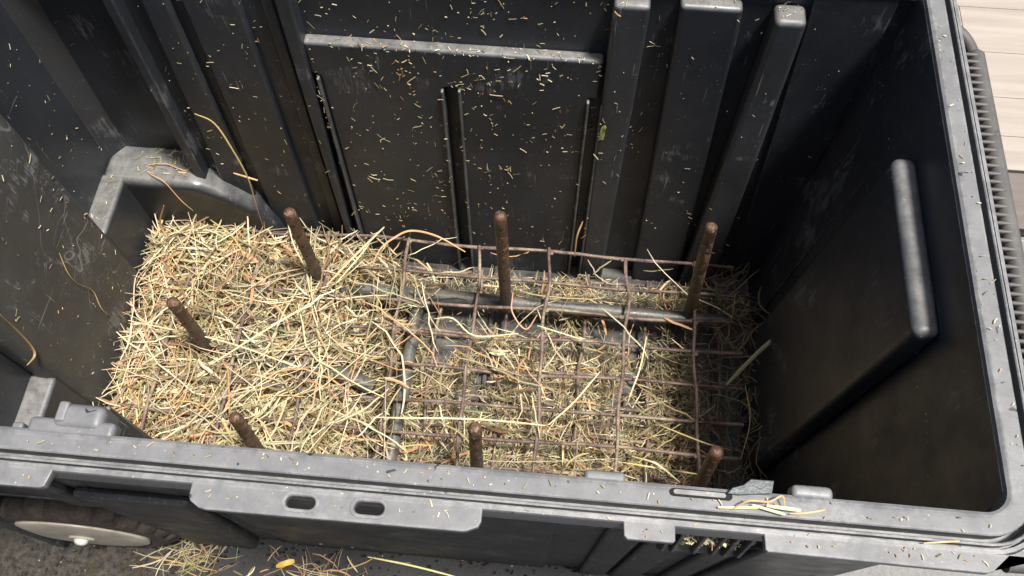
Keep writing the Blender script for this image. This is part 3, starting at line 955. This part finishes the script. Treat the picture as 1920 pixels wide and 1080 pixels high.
# litter on the floor, then the body of the hay, then loose straws over it
leftd = lambda x, y: sstep(-0.17, -0.33, x) * (0.06 + 0.94 * sstep(0.32, 0.5, fld(x, y, 22, 41) * 0.6 + fld(x, y, 45, 42) * 0.4))
batch(24000, 0.003, 0.016, 0.0004, 0.0011, 0.0, 0.5, 0.25, k=2, dark=0.75, green=0.45)
batch(7000, 0.010, 0.040, 0.0005, 0.0014, 0.15, 0.8, 0.28, k=3, dark=0.8, green=0.4)
batch(3600, 0.020, 0.065, 0.0006, 0.0017, 0.5, 1.1, 0.25, k=4, pale=0.35)
batch(3500, 0.020, 0.080, 0.0008, 0.0024, 0.3, 1.0, 0.26, dens=leftd, k=4, pale=0.30, green=0.2, orange=0.2, dark=0.9)
batch(2600, 0.040, 0.120, 0.0009, 0.0024, 0.7, 1.2, 0.16, dens=leftd, k=6, pale=0.5, green=0.15, orange=0.18)
batch(480, 0.025, 0.07, 0.0030, 0.0052, 0.7, 1.1, 0.2, dens=leftd, k=5, pale=0.4, green=0.25, orange=0.2)
batch(380, 0.02, 0.05, 0.002, 0.0036, 0.8, 1.3, 0.3, k=4, orange=0.4, pale=0.2)
batch(7000, 0.004, 0.018, 0.0005, 0.0013, 0.5, 1.0, 0.2, k=2, dark=1.0, pale=0.5, green=0.2, dens=lambda x, y: sstep(-0.22, -0.1, x) * density(x, y))
# straws lying on and through the upper wires
def on_wires(n, lmin, lmax, wmin, wmax, z0, z1, **tk):
    c = sample(n, rg, 0, 1, lambda x, y: (0.10 + 0.9 * sstep(-0.08, -0.3, x)) * (0.4 + 0.6 * fld(x, y, 9, 55)) * sstep(0.2, 0.17, x))
    c[:, 2] = rg.uniform(z0, z1, n)
    L = lmin + (lmax - lmin) * rg.beta(1.5, 2.2, n); ang = rg.uniform(0, 6.28, n)
    c = clampend(c, ang, L, 1)
    parts.append(strands(c, ang, L, rg.uniform(wmin, wmax, n), rg.normal(0, 0.12, n), rg.normal(0, 0.5, n), rg.normal(0, 0.16, n), rg.normal(0.02, 0.06, n), tints(n, rg, **tk), 7, 0.02))
on_wires(430, 0.03, 0.10, 0.0007, 0.0018, 0.062, 0.084, pale=0.45, green=0.25)
on_wires(200, 0.07, 0.17, 0.0010, 0.0021, 0.074, 0.088, pale=0.65, green=0.15)
on_wires(160, 0.02, 0.05, 0.0018, 0.0036, 0.066, 0.086, pale=0.3, orange=0.35)
# upright wisps at right end: dark tint paints in shade besides wet stems
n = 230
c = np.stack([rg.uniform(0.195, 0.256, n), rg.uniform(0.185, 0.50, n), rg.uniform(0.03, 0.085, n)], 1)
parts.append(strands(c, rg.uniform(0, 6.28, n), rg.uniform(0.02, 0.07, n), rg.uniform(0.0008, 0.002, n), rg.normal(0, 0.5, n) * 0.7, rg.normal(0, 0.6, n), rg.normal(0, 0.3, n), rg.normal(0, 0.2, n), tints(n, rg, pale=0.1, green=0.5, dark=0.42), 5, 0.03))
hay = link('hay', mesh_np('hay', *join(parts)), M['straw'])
tag(hay, 'tangled straw-coloured hay covering the bottom of the tote', 'hay', kind='stuff')

# ---- chaff stuck to walls, ledges and rim
parts = []
def bits(P, axis_u, axis_v, nrm, rng, lmin=0.0008, lmax=0.012, wmin=0.0004, wmax=0.0012, off=0.0006):
    """small slivers lying in the plane u, v at points P"""
    n = len(P)
    a = rng.uniform(0, math.pi, n); L = (lmin + (lmax - lmin) * rng.beta(0.75, 2.9, n))[:, None]
    w_ = rng.uniform(wmin, wmax, n)[:, None]
    U, Vv, N = [np.array(t, float)[None, :] for t in (axis_u, axis_v, nrm)]
    D = U * np.cos(a)[:, None] + Vv * np.sin(a)[:, None]
    E_ = -U * np.sin(a)[:, None] + Vv * np.cos(a)[:, None]
    bend = rng.normal(0, 0.25, n)[:, None]
    rows_ = []
    for t in (-0.5, 0.0, 0.5):
        c_ = P + D * L * t + E_ * L * bend * (0.25 - t * t) + N * off
        for s_ in (-0.5, 0.0, 0.5):
            rows_.append(c_ + E_ * w_ * s_ + N * (w_ * 0.4 if s_ == 0 else 0))
    V = np.stack(rows_, 1).reshape(-1, 3)
    base = (np.arange(n) * 9)[:, None, None]; i = np.arange(2)[None, :, None] * 3; j = np.arange(2)[None, None, :]
    q = base + i + j
    F = np.stack([q, q + 1, q + 4, q + 3], -1).reshape(-1, 4)
    t = tints(n, rng, pale=0.62, green=0.15, orange=0.07)
    parts.append((V, F, np.repeat(t, 9, axis=0)))
def back_depth(x, z):
    d = np.full(len(x), -0.012)
    for (a, b, c_, e, dd) in BACK:
        s = (x > a) & (x < b) & (z > c_) & (z < e); d[s] = np.maximum(d[s], dd)
    d[x < -0.42] = -0.030
    return d
def back_bits(n, xm, xs_, xlo, xhi, zlo, zhi):
    x = np.clip(rg.normal(xm, xs_, n), xlo, xhi); z = rg.uniform(zlo, zhi, n)
    d = back_depth(x, z)
    P = np.stack([x, YB + SL * z - d, z], 1)
    bits(P, (1, 0, 0), (0, SL, 1), (0, -1, SL), rg)
back_bits(360, -0.10, 0.12, -0.40, 0.2, 0.06, 0.47)
for _ in range(26):
    cx0, cz0 = rg.normal(-0.10, 0.09), rg.uniform(0.10, 0.46)
    for _k in range(1):
        x = np.clip(rg.normal(cx0, 0.008, 9), -0.25, 0.19); z = np.clip(rg.normal(cz0, 0.012, 9), 0.05, 0.47)
        bits(np.stack([x, YB + SL * z - back_depth(x, z), z], 1), (1, 0, 0), (0, SL, 1), (0, -1, SL), rg, lmax=0.017, wmax=0.0014)
back_bits(150, -0.12, 0.09, -0.24, 0.03, 0.25, 0.47)
back_bits(110, -0.33, 0.06, -0.52, -0.24, 0.18, 0.46)
back_bits(35, 0.2, 0.05, 0.1, 0.27, 0.1, 0.46)
def region_bits(n, lo, hi, u, v, nr, **kw):
    P = rg.uniform(lo, hi, (n, 3)); bits(P, u, v, nr, rg, **kw)
region_bits(95, (-0.228, YB + SL * .386 - 0.0045, 0.3872), (0.03, YB + SL * .386 + 0.009, 0.3874), (1, 0, 0), (0, 1, 0), (0, 0, 1))
for x0_, x1_, d_, zz in ((0.04, 0.062, 0.004, 0.459), (0.095, 0.14, 0.0, 0.459), (0.173, 0.193, 0.008, 0.457)):
    region_bits(9, (x0_, YB + SL * zz - d_, zz + .0004), (x1_, YB + SL * zz + 0.01, zz + .0005), (1, 0, 0), (0, 1, 0), (0, 0, 1))
region_bits(85, (-0.4972, 0.272, 0.06), (-0.4970, 0.43, 0.36), (0, 1, 0), (0, 0, 1), (1, 0, 0))
region_bits(45, (-0.5272, 0.445, 0.18), (-0.5270, 0.54, 0.42), (0, 1, 0), (0, 0, 1), (1, 0, 0))
region_bits(60, (-0.49, 0.517, 0.1655), (-0.425, 0.552, 0.1658), (1, 0, 0), (0, 1, 0), (0, 0, 1), lmax=0.02, wmax=0.0018)
region_bits(22, (-0.522, 0.45, 0.1655), (-0.504, 0.51, 0.1658), (1, 0, 0), (0, 1, 0), (0, 0, 1), lmax=0.012)
region_bits(26, (0.2755, 0.14, 0.40), (0.2757, 0.53, 0.41), (0, 1, 0), (0, 0, 1), (-1, 0, 0), lmax=0.006)
region_bits(70, (-0.33, 0.1165, H + .0002), (0.27, 0.1255, H + .0003), (1, 0, 0), (0, 1, 0), (0, 0, 1), lmax=0.007, wmax=0.0009)
region_bits(14, (-0.50, 0.1048, H - .0020), (0.26, 0.107, H - .0019), (1, 0, 0), (0, 1, 0), (0, 0, 1), lmax=0.006, wmax=0.001)
for xa_, xb_, n_ in ((-0.198, -0.154, 7), (-0.123, -0.113, 2), (-0.080, -0.036, 6), (0.06, 0.082, 3), (-0.34, -0.30, 4)):
    region_bits(n_, (xa_, 0.097, H - .0020), (xb_, 0.103, H - .0019), (1, 0, 0), (0, 1, 0), (0, 0, 1), lmax=0.006, wmax=0.001)
region_bits(17, (0.142, 0.098, H - .0020), (0.265, 0.104, H - .0019), (1, 0, 0), (0, 1, 0), (0, 0, 1), lmax=0.006, wmax=0.001)
region_bits(40, (0.286, 0.14, H + .0002), (0.2965, 0.53, H + .0003), (1, 0, 0), (0, 1, 0), (0, 0, 1), lmax=0.006, wmax=0.001)
region_bits(26, (-0.27, 0.1465, -0.02), (0.015, 0.1466, 0.06), (1, 0, 0), (0, -SL, 1), (0, -1, -SL), lmax=0.008)
region_bits(260, (0.100, 0.104, 0.432), (0.134, 0.118, 0.440), (1, 0, 0), (0, 1, 0), (0, 0, 1), lmax=0.014, wmax=0.0022)
region_bits(60, (0.100, 0.106, 0.414), (0.134, 0.118, 0.430), (1, 0, 0), (0, 0.7, 0.7), (0, -.7, .7), lmax=0.010, wmax=0.0022)
ch = link('chaff', mesh_np('chaff', *join(parts)), M['straw'])
tag(ch, 'fine pale hay chaff clinging to the tote walls, ledges and rim', 'chaff', kind='stuff')

# ---- hay dropped on the mat in front of the tote
parts = []
def ground_batch(n, xm, xs_, ym, ys_, lmin, lmax, wmin, wmax, zt, **tk):
    c = np.stack([rg.normal(xm, xs_, n), np.minimum(rg.normal(ym, ys_, n), 0.140), rg.uniform(GZ + 0.004, GZ + 0.006 + zt, n)], 1)
    parts.append(strands(c, rg.normal(0.5, 0.8, n), rg.uniform(lmin, lmax, n), rg.uniform(wmin, wmax, n), rg.normal(0, 0.12, n), rg.normal(0, .5, n), rg.normal(0, .2, n), rg.normal(0, .05, n), tints(n, rg, **tk), 4))
ground_batch(85, -0.395, 0.024, 0.122, 0.012, 0.012, 0.055, 0.0007, 0.0017, 0.014, dark=0.7)
ground_batch(38, -0.245, 0.035, 0.125, 0.010, 0.01, 0.045, 0.0008, 0.0020, 0.008, orange=0.3, dark=0.7)
ground_batch(90, -0.25, 0.16, 0.09, 0.03, 0.004, 0.018, 0.0006, 0.0016, 0.001, pale=0.5)
gh = link('hay_litter', mesh_np('hay_litter', *join(parts)), M['straw'])
tag(gh, 'hay litter dropped on the mat in front of the tote', 'hay', kind='stuff')

# ---- single straws one can point at
STRAWS = {
    'lean': [(-0.3710,0.5090,0.3000),(-0.3580,0.5130,0.2800),(-0.3480,0.5060,0.2450),(-0.3420,0.4990,0.2000),(-0.3460,0.4950,0.1500),(-0.3510,0.4950,0.1000)],
    'cross': [(-0.3600,0.5050,0.2000),(-0.3350,0.5040,0.1900)],
    'leftcurve': [(-0.4940,0.3690,0.2420),(-0.4930,0.3590,0.2200),(-0.4940,0.3580,0.1960),(-0.4940,0.3650,0.1630),(-0.4940,0.3560,0.1300),(-0.4940,0.3660,0.0790)],
    'leftbrown': [(-0.4930,0.2770,0.2940),(-0.4940,0.2750,0.2600),(-0.4940,0.2710,0.2320),(-0.4940,0.2650,0.2230),(-0.4940,0.2530,0.2290)],
    'longpale': [(-0.1820,0.2740,0.0850),(-0.1500,0.2750,0.0880),(-0.0820,0.2810,0.0850),(-0.0290,0.2820,0.0850),(0.0080,0.2810,0.0850)],
    'diag': [(-0.3700,0.3150,0.1000),(-0.3140,0.3580,0.1100),(-0.2610,0.4090,0.1000)],
    'diag2': [(-0.4790,0.3590,0.1000),(-0.3610,0.3410,0.1050),(-0.2720,0.3190,0.1000)],
    'up1': [(0.1160,0.3950,0.0900),(0.1090,0.3540,0.0950),(0.0990,0.3220,0.0850)],
    'diag3': [(0.0650,0.3480,0.0900),(0.0370,0.3080,0.0920),(0.0110,0.2820,0.0850)],
    'wallstraw': [(0.2570,0.3110,0.1700),(0.2560,0.2850,0.1200),(0.2550,0.2620,0.0600)],
    'rightarc': [(0.2170,0.3310,0.1300),(0.2260,0.2970,0.1100),(0.2220,0.2630,0.0800)],
    'blade': [(0.2620,0.3990,0.1300),(0.2340,0.3730,0.1200),(0.2060,0.3440,0.0900)],
    'loop': [(-0.0410,0.4280,0.1100),(-0.0400,0.4080,0.1000),(-0.0230,0.3920,0.0900),(-0.0110,0.4070,0.1000)],
    'arc': [(-0.2130,0.4570,0.0900),(-0.2050,0.4760,0.1000),(-0.1890,0.4910,0.1050),(-0.1710,0.5050,0.1000),(-0.1390,0.5000,0.1000),(-0.1040,0.4870,0.0900)],
    'pairA': [(-0.2600,0.4230,0.1000),(-0.2310,0.4600,0.1100),(-0.2000,0.4960,0.1200)],
    'pairB': [(-0.2480,0.4290,0.1000),(-0.2250,0.4600,0.1100),(-0.2130,0.4860,0.1100)],
    'kink': [(-0.1290,0.3940,0.0950),(-0.1070,0.3940,0.1000),(-0.0810,0.3790,0.0900),(-0.0310,0.3860,0.0900)],
    'kink2': [(-0.0100,0.3980,0.0900),(0.0420,0.3850,0.0900)],
    'rimA': [(0.1100,0.1170,0.4860),(0.1350,0.1190,0.4860)],
    'rimB': [(0.1300,0.1200,0.4870),(0.1490,0.1160,0.4870)],
    'rimC': [(0.1380,0.1200,0.4880),(0.1580,0.1190,0.4880)],
    'rimD': [(0.1190,0.1170,0.4870),(0.1270,0.1210,0.4920),(0.1390,0.1220,0.4900),(0.1470,0.1260,0.4900),(0.1490,0.1210,0.4870)],
    'rimE': [(0.1520,0.1170,0.4860),(0.1610,0.1180,0.4860),(0.1730,0.1210,0.4860)],
    'rimF': [(0.2290,0.1070,0.4850),(0.2500,0.1100,0.4850)],
    'ground': [(-0.1860,0.1420,-0.0340),(-0.1350,0.1370,-0.0340),(-0.0810,0.1290,-0.0340)],
    'leaf': [(-0.2900,0.1220,-0.0350),(-0.2790,0.1260,-0.0300),(-0.2700,0.1300,-0.0330)],
    'twig': [(0.2820,0.1840,0.4540),(0.2850,0.1800,0.4640),(0.2860,0.1770,0.4740)],
    'backstem': [(0.0330,0.5120,0.1400),(0.0280,0.5020,0.1200),(0.0280,0.4980,0.0800)],
    'stalk': [(-0.4580,0.4910,0.1400),(-0.4770,0.4880,0.1000),(-0.4700,0.4770,0.0800)],
    'rcurl': [(0.1550,0.2300,0.0900),(0.1280,0.2450,0.1000),(0.1040,0.2550,0.0850)],
    'rlong': [(0.1330,0.2910,0.0900),(0.1800,0.2740,0.0950),(0.2120,0.2730,0.0800)],
    'rlow': [(0.0950,0.2460,0.0900),(0.1350,0.2430,0.0900),(0.1770,0.2430,0.0800)],
    'clump': [(-0.4740,0.5700,0.2870),(-0.4690,0.5700,0.2830),(-0.4710,0.5690,0.2730),(-0.4750,0.5690,0.2580)],
    'greenleaf': [(0.0430,0.5190,0.3130),(0.0410,0.5190,0.3060),(0.0410,0.5180,0.2920)],
    'vstraw': [(-0.5020,0.5660,0.3040),(-0.5060,0.5650,0.2880),(-0.5170,0.5640,0.2620)],
    'ledge': [(-0.476,0.520,0.1675),(-0.468,0.514,0.169),(-0.452,0.507,0.168),(-0.440,0.500,0.140),(-0.432,0.4985,0.120)],
    'ledgeb': [(-0.478,0.528,0.1675),(-0.455,0.530,0.170),(-0.432,0.524,0.1675),(-0.424,0.532,0.168)],
}
def single(key, name, label, cat, width, tint, thick=0.5, taper=True, group=None):
    pts = spline(STRAWS[key], 5)
    n_ = len(pts)
    bm = bmesh.new()
    prev = None
    for i, p in enumerate(pts):
        t = (pts[min(i + 1, n_ - 1)] - pts[max(i - 1, 0)]).normalized()
        a = t.cross(Vector((0, -0.35, 1))).normalized()
        b_ = a.cross(t).normalized()
        w_ = width * (1 if not taper else (0.45 + 0.55 * min(1, 4 * (i + 0.3) / n_, 4 * (n_ - i - 0.3) / n_)))
        ring = [bm.verts.new(p + a * w_ * 0.5 * math.cos(q) + b_ * w_ * 0.5 * thick * math.sin(q)) for q in [k * math.pi / 3 for k in range(6)]]
        if prev:
            for k in range(6): bm.faces.new((prev[k], prev[(k + 1) % 6], ring[(k + 1) % 6], ring[k]))
        else: bm.faces.new(ring[::-1])
        prev = ring
    bm.faces.new(prev)
    me = bpy.data.meshes.new(name)
    bmesh.ops.recalc_face_normals(bm, faces=bm.faces)
    bm.to_mesh(me); bm.free()
    if tint is not None:
        ca = me.color_attributes.new('tint', 'FLOAT_COLOR', 'POINT')
        ca.data.foreach_set('color', list(tint + (1.0,)) * len(me.vertices))
    o = link(name, me, M['straw'] if tint else (M['leaf'] if key == 'leaf' else M['green']), None, True, 60)
    tag(o, label, cat, group)
    return o
PALE, GOLD, GRN, ORG, BRN = (0.72, 0.62, 0.36), (0.58, 0.44, 0.17), (0.46, 0.43, 0.20), (0.58, 0.33, 0.15), (0.34, 0.23, 0.10)
G_ = 'loose straws in and on the tote'
for key, lab, wd, t in (
    ('lean', 'long bent straw leaning on the back wall above the hay pile', 0.0017, GOLD),
    ('cross', 'short stiff straw lying across the long leaning straw', 0.0020, ORG),
    ('leftcurve', 'thin curved straw hanging down the scuffed left housing to the hay', 0.0012, GOLD),
    ('leftbrown', 'thick twisted brown straw stuck on the left housing at picture edge', 0.0026, BRN),
    ('longpale', 'long pale horizontal straw lying on the grid near the front rim', 0.0020, PALE),
    ('diag', 'long pale straw lying diagonally below the back left spike', 0.0020, PALE),
    ('diag2', 'long straw crossing the hay pile below the middle left spike', 0.0016, PALE),
    ('up1', 'straight pale straw lying on the right part of the grid', 0.0017, PALE),
    ('diag3', 'pale straw slanting across the middle of the grid', 0.0018, PALE),
    ('wallstraw', 'straight thin straw leaning on the right wall', 0.0015, GOLD),
    ('rightarc', 'thin arched stalk standing in the shaded right end', 0.0014, GOLD),
    ('blade', 'broad grey green grass blade leaning against the right wall', 0.0046, GRN),
    ('loop', 'looped pinkish orange straw below the middle back spike', 0.0016, (0.62, 0.36, 0.22)),
    ('arc', 'arched orange straw over the top wire near the back wall', 0.0024, ORG),
    ('pairA', 'stiff orange tan straw slanting up beside the back left spike', 0.0026, (0.66, 0.44, 0.24)),
    ('pairB', 'thin pale straw slanting beside the stiff orange tan straw', 0.0018, PALE),
    ('kink', 'kinked pale green straw lying across the middle wires', 0.0018, (0.62, 0.60, 0.34)),
    ('kink2', 'short pale green straw right of the kinked one', 0.0016, (0.62, 0.60, 0.34)),
    ('rcurl', 'curved straw near the front rim left of the front right spike', 0.0018, PALE),
    ('rlong', 'slanting straw ending beside the front right spike', 0.0015, GOLD),
    ('rlow', 'straw lying low against the front rim by the front right spike', 0.0018, GOLD),
    ('rimA', 'short pale straw lying flat on the front rim, leftmost of the rim bunch', 0.0016, PALE),
    ('rimB', 'pale straw of the rim bunch slanting towards the groove', 0.0017, PALE),
    ('rimC', 'thick pale straw on top of the rim bunch', 0.0022, PALE),
    ('rimD', 'orange bent straw arching over the rim bunch', 0.0012, ORG),
    ('rimE', 'thin straw alone on the front rim right of the bunch', 0.0011, GOLD),
    ('rimF', 'thin straw on the outer flange near the front right corner', 0.0011, GOLD),
    ('ground', 'long yellow straw on the mat along the front of the tote', 0.0022, (0.72, 0.66, 0.28)),
    ('twig', 'small twig stuck on the right wall just under the rim', 0.0022, BRN),
    ('backstem', 'orange stem standing against the back wall ridges', 0.0020, ORG),
    ('stalk', 'stout stalk sticking up at the back left corner of the hay', 0.0030, (0.42, 0.28, 0.12)),
    ('ledge', 'orange straw bent over the edge of the back left ledge', 0.0011, ORG),
    ('ledgeb', 'wavy orange straw lying on top of the back left ledge', 0.0010, ORG),
    ('vstraw', 'thin green straw hanging in the dark recess', 0.0013, GRN),
    ('clump', 'crumpled brown leaf clump stuck in the dark recess', 0.0060, BRN)):
    single(key, 'straw' if key not in ('clump', 'twig', 'blade') else {'clump': 'dry_leaf', 'twig': 'twig', 'blade': 'grass_blade'}[key], lab,
           {'clump': 'leaf', 'twig': 'twig', 'blade': 'grass blade'}.get(key, 'straw'), wd, t, group=G_ if key not in ('clump', 'twig', 'blade') else None)
single('leaf', 'yellow_leaf', 'small yellow leaf lying on the mat in front of the tote', 'leaf', 0.0065, None, 0.2)
single('greenleaf', 'green_leaf', 'tiny green leaf fragment stuck on the back wall near the ridges', 'leaf', 0.005, None, 0.2)
